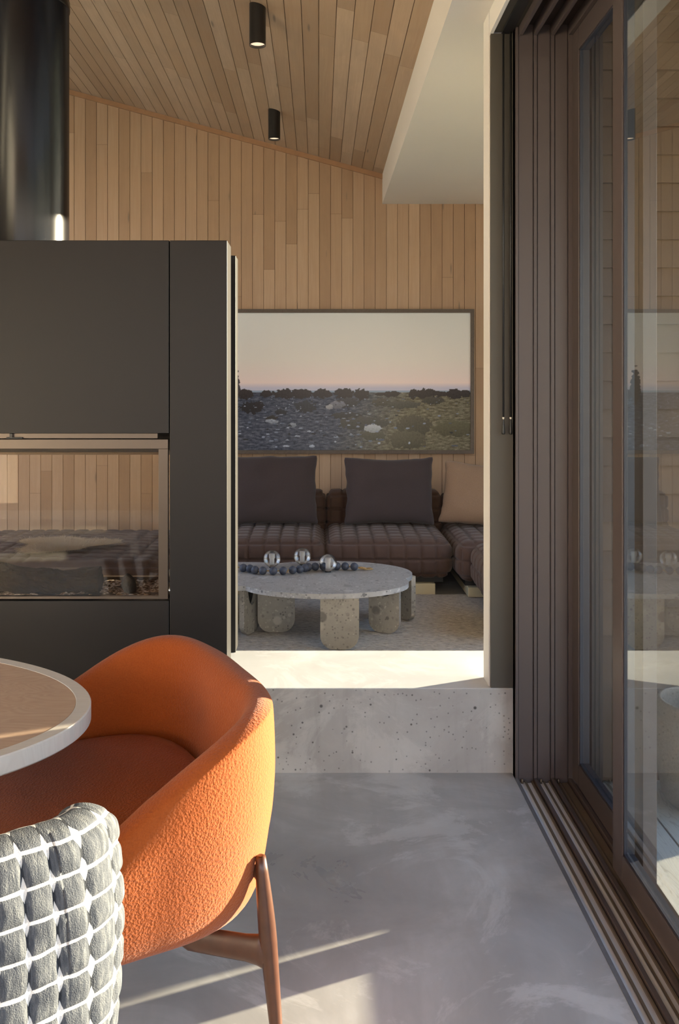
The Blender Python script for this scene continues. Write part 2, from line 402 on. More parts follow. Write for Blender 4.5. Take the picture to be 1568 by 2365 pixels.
# left and rear walls
bm = bmesh.new()
box(bm, -3.75, -3.6, -3.4, 3.4, 0, 4.2); box(bm, -3.75, -3.6, 6.15, WY+.06, 0, 4.2)
box(bm, -3.75, -3.6, 3.4, 6.15, 0, .12); box(bm, -3.75, -3.6, 3.4, 6.15, 3.0, 4.2)
obj('wall_left', bm, M['plaster'], kind='structure')
bm = bmesh.new()
box(bm, -3.6, .6, -3.5, -3.4, 2.9, 4.2); box(bm, -3.6, .6, -3.5, -3.4, 0, .75)
for x in (-3.6, -2.35, -1.1, .15): box(bm, x, x+.12, -3.5, -3.4, .75, 2.9)
obj('wall_rear', bm, M['cladding'], kind='structure')
# terrace
obj('floor_terrace', B(.93, 5.0, -4, PF-.02, -.06, -.02), M['deck'], kind='structure')
obj('floor_ground', B(-30, 40, -30, 40, -.3, -.13), M['ground'], kind='structure')
bm = bmesh.new()
z = -.001
while z < 2.9:
    v = [bm.verts.new(p) for p in ((.93, 3.015, z+.098), (2.135, 3.015, z+.098), (2.135, 2.998, z), (.93, 2.998, z), (.93, 3.015, z), (2.135, 3.015, z))]
    bm.faces.new((v[0], v[1], v[2], v[3])); bm.faces.new((v[3], v[2], v[5], v[4])); z += .098
box(bm, .93, 2.135, 3.015, 3.03, -.02, 2.9)
obj('wall_terrace', bm, M['cladding'], kind='structure')
obj('trim_14', B(.93, .968, 2.95, 2.997, -.02, 2.72), M['bronze_dark'], kind='structure')
obj('trim_added_eave', B(.93, 2.9, -3.4, PF-.03, 2.72, 2.9), M['bronze_dark'], kind='structure')  # unseen eave, added to keep sky light off the cladding
# deck board gaps
bm = bmesh.new(); x = 1.07
while x < 4.9: box(bm, x, x+.006, -4, PF-.02, -.021, -.0195); x += .145
obj('trim_12', bm, M['black'], kind='structure')

# ------------------------------------------------------------ sliding door: frame, tracks, two leaves
JY = 2.985
d1 = bpy.data.objects.new('door_1', None); C.objects.link(d1); d1['kind'] = 'structure'
bm = bmesh.new()
segs = [(.679, .688, .004), (.690, .738, 0), (.742, .752, .004), (.756, .797, 0), (.801, .812, .004), (.816, .857, 0), (.861, .93, .004)]
for a, b, dz in segs: box(bm, a, b, JY+.004-dz, JY+.04, -.02, 2.60)
box(bm, .679, .93, JY+.010, JY+.045, -.02, 2.62)
obj('end_jamb', bm, M['bronze'], d1)
bm = bmesh.new()
box(bm, .690, .93, -3.3, JY+.04, 2.60, 2.66)
obj('head_lining', bm, M['bronze_dark'], d1)
for a, b in ((.690, .703), (.741, .753), (.800, .813), (.861, .875)):
    obj('head_rail', B(a, b, -3.3, JY, 2.562, 2.60, bev=.001), M['bronze'], d1)
obj('sill_base', B(.6755, .93, -3.3, JY+.04, -.10, -.018), M['bronze_dark'], d1)
obj('sill_edge', B(.6755, .687, -3.3, JY, -.02, .001), flat('grey_sealant', (.12, .12, .13), .6, var=.25, scale=60), d1)
for a, b in ((.741, .753), (.800, .813), (.861, .873)):
    obj('track_rail', B(a, b, -3.3, JY, -.02, .001, bev=.001), M['bronze'], d1)
for a, b, m in ((.689, .738, 'alu'), (.755, .797, 'alu'), (.815, .858, 'alu_tan')):
    bm = bmesh.new(); w = b-a
    def tr(u, v, a=a, w=w):
        h = .003*math.exp(-((u-.38)/.07)**2)*1.3
        return (a+u*w, -3.3+v*(JY+3.3), -.016+h+.004*abs(u-.5))
    gridmesh(bm, tr, 24, 2); obj('track_channel', bm, M[m], d1, smooth=True)
for a, w in ((.689, .049), (.755, .042)):
    for u0, u1 in ((.42, .54), (.88, 1.0)):
        obj('ridge_shadow_and_wall', B(a+u0*w, a+u1*w, -3.3, JY, -.018, -.008), M['alu_tan'], d1)  # middle strip paints the ridge's shadow, outer one is the side wall
for x in (.700, .765, .825):
    bm = bmesh.new(); lathe(bm, [(0, -.014), (.004, -.014), (.004, -.001), (0, .001)], x, JY-.006, 12); obj('drain_plug', bm, M['alu_tan'], d1, smooth=True)
def leaf(name, x0, x1, y0, y1, zt, st, near=True):
    r = bpy.data.objects.new(name, None); C.objects.link(r); r['kind'] = 'structure'
    zb = .003; rail = .078
    obj('stile', B(x0, x1, y1-st, y1, zb, zt, bev=.0015), M['bronze'], r)
    if near: obj('stile', B(x0, x1, y0, y0+st, zb, zt, bev=.0015), M['bronze'], r)
    a, b = y0+(st if near else 0), y1-st
    obj('bottom_rail', B(x0, x1, a, b, zb, rail, bev=.0015), M['bronze'], r)
    obj('top_rail', B(x0, x1, a, b, zt-.075, zt, bev=.0015), M['bronze'], r)
    bm = bmesh.new(); g = .006; xm = (x0+x1)/2
    box(bm, x0+.004, x1-.004, b-g, b, rail, zt-.075); box(bm, x0+.004, x1-.004, a, a+g, rail, zt-.075)
    box(bm, x0+.004, x1-.004, a, b, rail, rail+g); box(bm, x0+.004, x1-.004, a, b, zt-.075-g, zt-.075)
    obj('gasket', bm, M['gasket'], r)
    obj('pane', B(xm-.010, xm-.009, a+g, b-g, rail+g, zt-.075-g), M['glass'], r)
    return r
leaf('door_2', .874, .912, 2.335, JY-.002, 2.561, .068)
leaf('door_3', .822, .857, .25, 2.422, 2.561, .075)

# ------------------------------------------------------------ fireplace
FX0, FX1, FY = -1.897, -.327, 3.093
fp = thing('fireplace', 'tall black steel double-sided fireplace standing on the concrete plinth', 'fireplace', (-1.112, FY, PZ))
def L(bm, off=(-1.112, FY, PZ)):
    bmesh.ops.translate(bm, verts=bm.verts, vec=(-off[0], -off[1], -off[2])); return bm
SX = -.5335; SXL = -1.6905; T = 1.8735; OT, OB = 1.184, .5855
for sgn in (0, 1):
    a, b = (SX+.0015, FX1) if sgn else (FX0, SXL-.0015)
    obj('side_panel', L(B(a, b, FY, FY+.133, PZ, T, bev=.002)), M['steel_black'], fp)
obj('upper_panel', L(B(SXL+.0015, SX-.0015, FY, FY+.133, OT, T, bev=.0015)), M['steel_black'], fp)
obj('lower_panel', L(B(SXL+.0015, SX-.0015, FY, FY+.133, PZ, OB, bev=.0015)), M['steel_black'], fp)
# rear half
RY0, RY1 = 3.442, 3.535
for sgn in (0, 1):
    a, b = (SX, FX1-.003) if sgn else (FX0, SXL)
    obj('rear_side_panel', L(B(a, b, RY0, RY1, PZ, T, bev=.002)), M['steel_black'], fp)
obj('rear_upper_panel', L(B(SXL, SX, RY0, RY1, 1.10, T)), M['steel_black'], fp)
obj('rear_lower_panel', L(B(SXL, SX, RY0, RY1, PZ, .575)), M['steel_black'], fp)
obj('body', L(B(FX0+.05, FX1-.05, FY+.133, RY0, 1.20, T-.03)), M['steel_black'], fp)
bm = bmesh.new()
box(bm, SX-.004, FX1-.05, FY+.133, RY0, PZ, 1.20); box(bm, FX0+.05, SXL+.004, FY+.133, RY0, PZ, 1.20)
box(bm, SXL+.004, SX-.004, FY+.133, RY0, PZ, .575); box(bm, SXL+.004, SX-.004, FY+.133, RY0, 1.17, 1.20)
obj('firebox_lining', L(bm), M['firebrick'], fp)
# door
DR, DL = -.5397, -1.684
dr = obj('door', L(B(DL, DR, FY+.008, FY+.028, 1.128, 1.162, bev=.001)), M['door_metal'], fp)
bm = bmesh.new(); box(bm, DR-.034, DR, FY+.008, FY+.028, .590, 1.128, bev=.001); obj('door_stile', L(bm), M['door_metal'], dr)
bm = bmesh.new(); box(bm, DL, DL+.034, FY+.008, FY+.028, .590, 1.128, bev=.001); obj('door_stile', L(bm), M['door_metal'], dr)
bm = bmesh.new(); box(bm, DL+.034, DR-.034, FY+.008, FY+.028, .590, .600, bev=.001); obj('door_bottom_rail', L(bm), M['door_metal'], dr)
bm = bmesh.new(); box(bm, DL+.034, DR-.034, FY+.020, FY+.05, 1.115, 1.128); obj('door_seal', L(bm), M['black'], dr)
obj('door_glass', L(B(DL+.034, DR-.034, FY+.016, FY+.020, .600, 1.128)), M['fire_glass'], dr)
bm = bmesh.new(); box(bm, -1.60, -.578, FY+.012, FY+.03, 1.166, OT-.001); obj('air_slot', L(bm), M['door_metal'], fp)
bm = bmesh.new(); box(bm, -1.118, -1.06, FY+.004, FY+.012, 1.1645, 1.170, bev=.001); box(bm, -1.105, -1.095, FY+.002, FY+.012, 1.168, 1.183); obj('door_latch', L(bm), M['black'], fp)
bm = bmesh.new(); bmesh.ops.create_uvsphere(bm, u_segments=16, v_segments=8, radius=.0045); bmesh.ops.translate(bm, verts=bm.verts, vec=(-.533+.0, FY+.004, .623))
obj('hinge_screw', L(bm), M['alu'], fp, smooth=True)
obj('rear_glass', L(B(SXL+.05, SX-.05, RY0+.03, RY0+.034, .59, 1.09)), M['fire_glass'], fp)
bm = bmesh.new(); box(bm, SXL, SX, RY0+.02, RY0+.045, .575, .592); box(bm, SXL, SX, RY0+.02, RY0+.045, 1.08, 1.11)
box(bm, SXL, SXL+.05, RY0+.02, RY0+.045, .592, 1.08); box(bm, SX-.05, SX, RY0+.02, RY0+.045, .592, 1.08)
obj('rear_glass_frame', L(bm), M['door_metal'], fp)
# flue pipe
bm = bmesh.new(); FC = (-1.112, 3.32)
lathe(bm, [(.15, T-.03), (.15, 2.80), (.1505, 2.80), (.153, 2.803), (.153, 2.835), (.150, 2.838), (.150, 3.0), (.150, 3.40)], *FC, n=96)
for v in bm.verts:
    if v.co.z > 3.3: v.co.z = cz(v.co.x)-.001
tag(obj('flue_pipe', bm, M['flue'], smooth=True), 'round satin black steel flue rising from the fireplace to the sloping ceiling', 'flue')
# ash bed
bm = bmesh.new()
def ash(u, v):
    x, y = SXL+.01+u*(SX-SXL-.02), FY+.045+v*(RY0-FY-.055)
    h = .577+.016*noise.noise((x*14, y*14, 0))+.010*noise.noise((x*50, y*50, 3))+.006*abs(noise.noise((x*120, y*120, 3)))
    return (x, y, max(.5755, h+.006))
gridmesh(bm, ash, 220, 60)
t = NT('wood_ash'); n_ = t.noise(t.coord(), 45, 4, .7); t.set(color=t.ramp(n_, [(.38, (.05, .035, .025)), (.52, (.30, .22, .16)), (.62, (.62, .58, .54))]), rough=.95); t.bump(n_, .6, .004)
o = obj('ash', bm, t.m); o['kind'] = 'stuff'; tag(o, 'grey wood ash and embers lying across the firebox floor', 'ash')
def log(name, x0, x1, y, z, r, seed, label):
    bm = bmesh.new(); n, m = 40, 60
    def f(u, v):
        a = 2*PI*v; k_ = 1+.34*noise.noise((u*5, math.cos(a)*1.4, math.sin(a)*1.4+seed))+.16*noise.noise((u*24, math.cos(a)*6, math.sin(a)*6+seed))
        sag = .010*math.sin(u*5+seed)
        return (x0+u*(x1-x0)+.006*noise.noise((a, seed, u)), y+r*k_*math.cos(a), z+r*k_*math.sin(a)+sag)
    V = gridmesh(bm, f, m, n, wrapv=True)
    bm.faces.new([V[0][j] for j in range(n)]); bm.faces.new([V[-1][j] for j in range(n)][::-1])
    bmesh.ops.recalc_face_normals(bm, faces=bm.faces)
    return tag(obj(name, bm, M['charcoal_char'], smooth=False), label, 'log', 'charred logs in the firebox')
log('fire_log', -1.42, -.816, 3.235, .628, .047, 1, 'long charred black log lying in front in the firebox')
log('fire_log', -1.60, -1.19, 3.330, .632, .042, 5, 'charred log behind the long one, further left in the firebox')
bm = bmesh.new(); bmesh.ops.create_icosphere(bm, subdivisions=3, radius=.035)
for v in bm.verts:
    k_ = 1+.35*noise.noise(v.co*28); v.co = Vector((v.co.x*.8, v.co.y*.8, v.co.z*1.15))*k_
bmesh.ops.translate(bm, verts=bm.verts, vec=(-.709, 3.235, .612))
tag(obj('fire_stone', bm, M['charcoal_stone']), 'upright lump of black charcoal at the right of the firebox', 'charcoal')

# ------------------------------------------------------------ ceiling spots
def spot(y, label):
    x = -.2775; r = .0375; t = thing('ceiling_spotlight', label, 'light', (x, y, 2.902), group='black cylinder ceiling spotlights')
    bm = bmesh.new(); n = 48
    ro, ri = [], []
    for i in range(n):
        a = 2*PI*i/n; X, Y = r*math.cos(a), r*math.sin(a)
        ro.append((bm.verts.new((X, Y, 0)), bm.verts.new((X, Y, cz(x+X)-2.902))))
        ri.append((bm.verts.new((X*.93, Y*.93, 0)), bm.verts.new((X*.93, Y*.93, .012))))
    for i in range(n):
        j = (i+1) % n
        bm.faces.new((ro[i][0], ro[j][0], ro[j][1], ro[i][1])); bm.faces.new((ro[j][0], ro[i][0], ri[i][0], ri[j][0])); bm.faces.new((ri[j][0], ri[i][0], ri[i][1], ri[j][1]))
    obj('housing', bm, M['black_lamp'], t, smooth=False)
    bm = bmesh.new(); lathe(bm, [(r*.93, .012), (0, .010)], n=48)
    obj('diffuser', bm, M['diffuser'], t)
t = NT('glowing_honeycomb_diffuser'); v = t.vor(t.coord(), 260)
t.set(color=(.7, .6, .5), rough=.6, ecol=(1, .74, .50), estr=t.ramp(v, [(.2, .62), (.6, .36)])); M['diffuser'] = t.m
spot(3.93, 'nearer black cylinder spotlight on the timber ceiling'); spot(5.405, 'farther black cylinder spotlight, close to the far timber wall')

# ------------------------------------------------------------ blind cords
for x, wd in ((1161, 'left'), (1178, 'right')):
    X = (x-VX)/661.0
    t = thing('blind_cord', 'black blind cord with a grip, %s' % ('on the taupe post, further from the sliding door' if wd == 'left' else 'beside the taupe post, nearest the sliding door'), 'cord', (X, PF-.012, 2.586), group='blind cords beside the sliding door')
    bm = bmesh.new(); tube(bm, [(0, 0, 0), (0, 0, 1.24-2.586)], .0036, 10); obj('cord', bm, M['black'], t, smooth=True)
    bm = bmesh.new(); lathe(bm, [(0, -1.338), (.003, -1.340), (.0042, -1.344), (.003, -1.348), (0, -1.350)], n=12); obj('bead', bm, M['white'], t, smooth=True)
    bm = bmesh.new(); lathe(bm, [(.0028, -1.349), (.0045, -1.37), (.006, -1.393), (.0064, -1.398), (.004, -1.402), (0, -1.4025)], n=14); obj('grip', bm, M['black'], t, smooth=True)

# ------------------------------------------------------------ framed photograph
PX0, PX1, PZ0, PZ1, PYf = -.95, 1.108, .883, 1.914, 6.165
pc = thing('framed_photograph', 'wide framed photograph of a stony shore at dusk hanging on the timber wall', 'picture', ((PX0+PX1)/2, WY, PZ0))
off = ((PX0+PX1)/2, WY, PZ0); fw = .026
t = oak('grey_stained_oak', (.11, .085, .068), (.15, .118, .095), (.08, .06, .05)); M['frame'] = t
for a in ((PX0, PX1, PZ1-fw, PZ1), (PX0, PX1, PZ0, PZ0+fw), (PX0, PX0+fw, PZ0+fw, PZ1-fw), (PX1-fw, PX1, PZ0+fw, PZ1-fw)):
    obj('frame_bar', L(B(a[0], a[1], PYf, WY, a[2], a[3], bev=.001), off), M['frame'], pc)
NX, NZ = 560, 290
ix0, ix1, iz0, iz1 = PX0+fw, PX1-fw, PZ0+fw, PZ1-fw
hz = 1.334  # horizon height
R = random.Random(3)
rocks = []
def lin(c): return tuple(pow(x/255.0, 2.2) for x in c)
def addrock(cx, cz_, w, h, col): rocks.append((cx, cz_, w, h, lin(col)))
for x, w, h in ((565, 20, 12), (615, 14, 8), (655, 26, 10), (665, 10, 12), (695, 28, 11), (745, 20, 12), (738, 15, 10), (795, 22, 13), (835, 17, 13), (955, 10, 12), (905, 18, 7), (985, 30, 12), (1050, 18, 12), (1075, 14, 8), (880, 14, 4), (1020, 14, 6)):
    addrock((x-VX)/324, hz-(913-905)/324-.0, w/324, h/324, (48, 44, 46))
for x, y, w, h, c in ((580, 942, 26, 13, (38, 38, 42)), (597, 936, 12, 9, (40, 38, 42)), (650, 952, 14, 6, (44, 46, 52)), (627, 967, 14, 7, (46, 44, 44)), (705, 940, 26, 14, (48, 50, 56)),
      (805, 930, 26, 12, (56, 56, 60)), (880, 930, 22, 9, (66, 64, 60)), (930, 935, 40, 9, (66, 66, 62)), (1000, 925, 26, 9, (60, 58, 54)), (800, 960, 34, 8, (54, 54, 56)),
      (840, 978, 60, 15, (62, 62, 60)), (955, 985, 40, 26, (68, 66, 58)), (940, 1015, 45, 22, (72, 70, 60)), (860, 1005, 30, 12, (70, 70, 62)), (1050, 990, 50, 18, (76, 74, 60)), (780, 935, 18, 9, (96, 98, 108)), (860, 990, 20, 9, (140, 145, 152)), (760, 940, 8, 6, (128, 130, 136)), (628, 973, 15, 5, (120, 128, 142)), (675, 982, 10, 5, (110, 118, 130))):
    addrock((x-VX)/324, H-(y-900)/324, w/324, h/324, c)
rocks.append((-.60, hz+.03, .035, .13, lin((60, 58, 62))))
for i in range(420):
    d_ = R.random()**1.6; xx = R.uniform(ix0, ix1); zz = hz-.045-d_*.36
    if xx > .45 and R.random() < .6: continue
    s_ = .35+d_*1.3
    rocks.append((xx, zz, R.uniform(.004, .015)*s_, R.uniform(.002, .006)*s_, lin(R.choice([(112, 122, 142), (140, 150, 168), (88, 98, 118), (40, 42, 48), (70, 78, 94)]))))
grid_r = {}
for i, r_ in enumerate(rocks):
    for gx in range(int((r_[0]-r_[2])*20)-1, int((r_[0]+r_[2])*20)+2): grid_r.setdefault(gx, []).append(i)
def shore(x, z):
    if z > hz:
        k_ = (z-hz)/(iz1-hz)
        a, b, c_, d_ = lin((172, 170, 186)), lin((212, 194, 190)), lin((204, 199, 192)), lin((194, 197, 196))
        if k_ < .03: col = a
        elif k_ < .10: f = (k_-.03)/.07; col = tuple(p+(q-p)*f for p, q in zip(a, b))
        elif k_ < .4: f = (k_-.1)/.3; col = tuple(p+(q-p)*f for p, q in zip(b, c_))
        else: f = (k_-.4)/.6; col = tuple(p+(q-p)*f for p, q in zip(c_, d_))
    else:
        dep = (hz-z)/(hz-iz0)
        if dep < .028: col = lin((128, 142, 162))
        else:
            n1 = noise.fractal((x*26, z*90, 0), .9, 2.1, 5)
            n2 = noise.noise((x*130, z*260, 5)); warm_refl = max(0, min(1, (x-.05-.5*(z-iz0))/.45))  # warm room reflection at lower right painted into the print
            base = [60, 66, 80]; refl_tone = [92, 88, 74]
            g_ = [p+(q-p)*warm_refl for p, q in zip(base, refl_tone)]
            k_ = n1*34+n2*20
            col = lin([max(8, c_+k_) for c_ in g_])
    for i in grid_r.get(int(x*20), ()):
        cx, cz_, w, h, c_ = rocks[i]
        dx, dz = (x-cx)/w, (z-cz_)/h
        if dx*dx+dz*dz < 1+.75*noise.noise((x*38, z*52, i))+.3*noise.noise((x*120, z*120, i)):
            if cz_-h*.6 > hz and False: continue
            sh = 1+.25*dz+.25*noise.noise((x*90, z*90, 1)); col = tuple(max(0, q*sh) for q in c_)
    return col
bm = bmesh.new(); cl = bm.verts.layers.float_color.new('print')
def prt(u, v): return (ix0+u*(ix1-ix0), PYf+.012, iz0+v*(iz1-iz0))
V = gridmesh(bm, prt, NX, NZ)
for col_ in V:
    for v in col_: c_ = shore(v.co.x, v.co.z); v[cl] = (*[min(.95, q*1.4) for q in c_], 1)
me_o = obj('photograph', L(bm, off), vcol('photographic_print', .32), pc)

# ------------------------------------------------------------ lounge: rug, sofa, cushions
bm = bmesh.new()
def rg(u, v):
    x, y = -2.3+u*4.1, PB+.03+v*(5.275-PB-.03)
    e_ = .004*noise.noise((x*90, y*90, 0))+.003*noise.noise((x*200, y*60, 2))
    return (x+.004*noise.noise((y*60, 0, 0)), y+.004*noise.noise((x*60, 5, 0)), LZ+.014+e_)
V = gridmesh(bm, rg, 260, 130)
r_ = bmesh.ops.extrude_edge_only(bm, edges=[e_ for e_ in bm.edges if e_.is_boundary])
for g_ in r_['geom']:
    if isinstance(g_, bmesh.types.BMVert): g_.co.z = LZ+.001
tag(obj('rug', bm, M['rug']), 'large grey-brown loop-pile rug on the sunken lounge floor under the stone coffee table', 'rug')

def quilt(name, parent, x0, x1, y0, y1, z0, z1, r, m, pitch=.0955, depth=.011, puff=.02, loc=(0, 0, 0), pex=4.0, ph=(0, 0)):
    "soft quilted block: superellipsoid box with stitched squares"
    bm = bmesh.new()
    cx, cy, cz_ = (x0+x1)/2, (y0+y1)/2, (z0+z1)/2; hx, hy, hz_ = (x1-x0)/2, (y1-y0)/2, (z1-z0)/2
    n = 84
    bmesh.ops.create_cube(bm, size=2)
    bmesh.ops.subdivide_edges(bm, edges=bm.edges[:], cuts=n, use_grid_fill=True)
    for v in bm.verts:
        p = v.co.copy()
        q = Vector((p.x*(hx), p.y*(hy), p.z*(hz_)))
        # rounded box
        c_ = Vector((max(-hx+r, min(hx-r, q.x)), max(-hy+r, min(hy-r, q.y)), max(-hz_+min(r, hz_*.95), min(hz_-min(r, hz_*.95), q.z))))
        d_ = q-c_
        nrm = d_.normalized() if d_.length > 1e-6 else Vector((0, 0, 1))
        if d_.length > 1e-6:
            rr = Vector((r, r, min(r, hz_*.95)))
            q = c_+Vector((nrm.x*rr.x, nrm.y*rr.y, nrm.z*rr.z))
        sw = puff*(1-(q.x/hx)**2*.8)*(1-(q.y/hy)**2*.8)
        q.z += sw if q.z > 0 else 0
        bulge = puff*.8*(1-(q.z/hz_)**2)*(1-(q.x/hx)**4)
        if abs(q.y) > hy-r*1.2: q.y += math.copysign(bulge, q.y)
        bulge = puff*.8*(1-(q.z/hz_)**2)*(1-(q.y/hy)**4)
        if abs(q.x) > hx-r*1.2: q.x += math.copysign(bulge, q.x)
        def seam(a): f = abs(((a/pitch) % 1.0)-.5)*pitch; return math.exp(-(f/.0095)**2)
        wx = 1-abs(nrm.x); s_ = 0
        wt = max(0, nrm.z) if d_.length > 1e-6 else 1
        s_ = max(s_, seam(q.x+ph[0])*min(1, wx*1.6))
        arc = q.z-(hy-abs(q.y)) if abs(q.y) > 0 else 0
        side = q.z*(1 if abs(nrm.y) > .7 or abs(nrm.x) > .7 else 0)
        if abs(nrm.z) > .72: s_ = max(s_, seam(q.y+ph[1]))
        else: s_ = max(s_, seam(q.z-hz_+.02+pitch*.5))
        if abs(nrm.x) > .7: s_ = max(s_, seam(q.y+ph[1]))
        q -= nrm*depth*s_
        v.co = q+Vector((cx, cy, cz_))
    bmesh.ops.translate(bm, verts=bm.verts, vec=(-loc[0], -loc[1], -loc[2]))
    return obj(name, bm, m, parent, smooth=True)
def sofa(label, x0, x1, y0, y1, back=None, zt=.425, fz=LZ, blk=None, ph=(0, 0), g='quilted sofa modules'):
    loc = ((x0+x1)/2, (y0+y1)/2, LZ)
    t = thing('sofa_module', label, 'sofa', loc, group=g)
    quilt('seat', t, x0, x1, y0, y1, .185, zt, .075, M['sofa'], loc=loc, ph=ph)
    if back: quilt('backrest', t, *back, .30, .643, .05, M['sofa'], loc=loc, puff=.01, ph=ph)
    o = blk or (x0+.06, x1-.11, y0+.032, y1-.15)
    bm = B(*o, fz, .157, bev=.002); obj('foot', L(bm, loc), M['cream_block'], t)
    bm = B(x0+.05, x1-.05, y0+.08, y1-.1, .157, .20); obj('base', L(bm, loc), M['black'], t)
    return t
sofa('dark brown quilted sofa module left of the seam, behind the coffee table', -.735, .036, 5.25, 6.10, (-.735, .045, 5.90, 6.12), ph=(.03, 0), blk=(-.6, -.05, 5.283, 5.9))
sofa('dark brown quilted sofa module in the middle, beside the corner', .042, .815, 5.25, 6.10, (.055, .845, 5.90, 6.12), ph=(.045, 0), blk=(.25, .711, 5.283, 5.9))
sofa('dark brown quilted corner module under the tan cushion', .835, 1.70, 5.15, 6.10, (.86, 1.72, 5.92, 6.12), zt=.43, fz=.099, ph=(0, .02))
sofa('dark brown quilted chaise module nearest the white pier', .895, 1.75, 4.25, 5.135, zt=.44, fz=.099, ph=(0, .04))
sofa('dark brown quilted sofa module seen through the fireplace glass', -2.15, -.82, 4.50, 5.60, zt=.44, fz=.099, ph=(.02, 0))

def cushion(name, m, label, cx, cy, z0, w, h, th, lean, rz=0, sag=.0, roll=0, corner=.035, group='loose sofa cushions'):
    bm = bmesh.new(); n = 44
    def side(sg):
        def f(u, v):
            a, b = 2*u-1, 2*v-1
            pin = 1-.06*(1-abs(b)**2.2)*abs(a)**3; pin2 = 1-.07*(1-abs(a)**2.2)*abs(b)**3
            ca = math.copysign(abs(a)**.92, a)
            t_ = (max(0, 1-abs(a)**3.2)*max(0, 1-abs(b)**3.2))**.5
            # rounded ears at the corners
            k_ = min(1, 1-(max(0, abs(a)-.9)*max(0, abs(b)-.9))*10*corner*6)
            x = ca*w/2*pin*k_; z = (b*h/2*pin2)*k_+h/2
            z += -sag*(1-abs(a))*(max(0, b))**2
            y = sg*(th/2*t_+.003)+.006*noise.noise((a*2.2, b*2.2, cx*5+sg))*t_*2
            x += .006*noise.noise((b*4, a*1.5, cx)); z += .006*noise.noise((a*4, b*1.5, cx+9))
            return (x, y, z)
        return f
    Va = gridmesh(bm, side(-1), n, n); Vb = gridmesh(bm, side(1), n, n)
    bmesh.ops.remove_doubles(bm, verts=bm.verts, dist=.0002)
    def loop(V): return [V[i][0] for i in range(n)]+[V[-1][j] for j in range(1, n)]+[V[i][-1] for i in range(n-2, -1, -1)]+[V[0][j] for j in range(n-2, 0, -1)]
    la, lb = loop(Va), loop(Vb)
    for i in range(len(la)):
        j = (i+1) % len(la)
        try: bm.faces.new((la[i], la[j], lb[j], lb[i]))
        except Exception: pass
    bmesh.ops.recalc_face_normals(bm, faces=bm.faces)
    o = obj(name, bm, m, smooth=True); o.location = (cx, cy, z0); o.rotation_euler = (-lean, roll, rz)
    o.rotation_euler = (Matrix.Rotation(rz, 3, 'Z') @ Matrix.Rotation(-lean, 3, 'X') @ Matrix.Rotation(roll, 3, 'Y')).to_euler()
    return tag(o, label, 'cushion', group)
LEAN = .20
cushion('cushion', M['cushion_dark'], 'dark plum-grey cushion leaning on the left sofa module', -.31, 5.72, .445, .62, .46, .15, LEAN, .0, -.012, -.015)
cushion('cushion', M['cushion_dark'], 'dark plum-grey cushion in the middle of the sofa', .468, 5.72, .445, .60, .455, .16, LEAN, 0, .008)
cushion('cushion', M['cushion_beige'], 'tan boucle cushion in the sofa corner beside the white pier', 1.07, 5.62, .445, .60, .42, .17, .28, -.30, 0, .07)
# sheepskin on the far-left module
bm = bmesh.new(); R = random.Random(5)
def skin(a, q):
    rr = (.20+.05*math.sin(3*a+1)+.03*math.sin(5*a))*q
    x = rr*math.cos(a)*1.15; y = rr*math.sin(a)*.9
    return Vector((x, y, .012-.06*max(0, -y-.02)*1.0))
V = gridmesh(bm, lambda u, v: skin(2*PI*u, v*.999+.001), 48, 12, wrapu=True)
for i in range(9000):
    a, q = R.uniform(0, 2*PI), math.sqrt(R.random())
    p = skin(a, q); d_ = Vector((math.cos(a)*q+R.gauss(0, .5), math.sin(a)*q+R.gauss(0, .5), .9*(1.2-q)+R.random()*.3)).normalized()
    ln = R.uniform(.02, .05); s_ = d_.cross(Vector((R.random(), R.random(), .3))).normalized()*.0009
    e_ = p+d_*ln*.6+Vector((0, 0, 0)); e2 = p+d_*ln+Vector((0, -.004, -.012))
    a1, a2, b1, b2, c1 = bm.verts.new(p-s_), bm.verts.new(p+s_), bm.verts.new(e_-s_*.8), bm.verts.new(e_+s_*.8), bm.verts.new(e2)
    bm.faces.new((a1, a2, b2, b1)); bm.faces.new((b1, b2, c1))
o = obj('sheepskin', bm, M['fur'], loc=(-1.44, 4.86, .462)); tag(o, 'cream long-haired sheepskin lying on the sofa module behind the fireplace', 'sheepskin')

# ------------------------------------------------------------ coffee table
TZ = .365
ct = thing('coffee_table', 'low speckled grey stone coffee table with a lobed top on slab legs', 'table', (0, 4.5, LZ))
def union_outline(els, n=360, c=(0.0, 4.52)):
    pts = []
    for i in range(n):
        a = 2*PI*i/n; dx, dy = math.cos(a), math.sin(a); best = 0
        for ex, ey, rx, ry in els:
            # furthest hit of the ray on this ellipse
            ox, oy = (c[0]-ex)/rx, (c[1]-ey)/ry; ddx, ddy = dx/rx, dy/ry
            A_, B_, C_ = ddx*ddx+ddy*ddy, 2*(ox*ddx+oy*ddy), ox*ox+oy*oy-1
            D_ = B_*B_-4*A_*C_
            if D_ > 0: best = max(best, (-B_+math.sqrt(D_))/(2*A_))
        pts.append((c[0]+dx*best, c[1]+dy*best))
    return pts
ol = union_outline([(.030, 4.415, .428, .285), (.045, 4.615, .452, .315), (-.42, 4.60, .42, .30)])
bm = bmesh.new(); prism(bm, ol, TZ-.024, TZ)
es = [e_ for e_ in bm.edges if all(abs(v.co.z-TZ) < 1e-6 for v in e_.verts) and len(e_.link_faces) == 2]
bmesh.ops.bevel(bm, geom=es, offset=.003, segments=2, affect='EDGES')
obj('tabletop', L(bm, (0, 4.5, LZ)), M['stone_top'], ct)
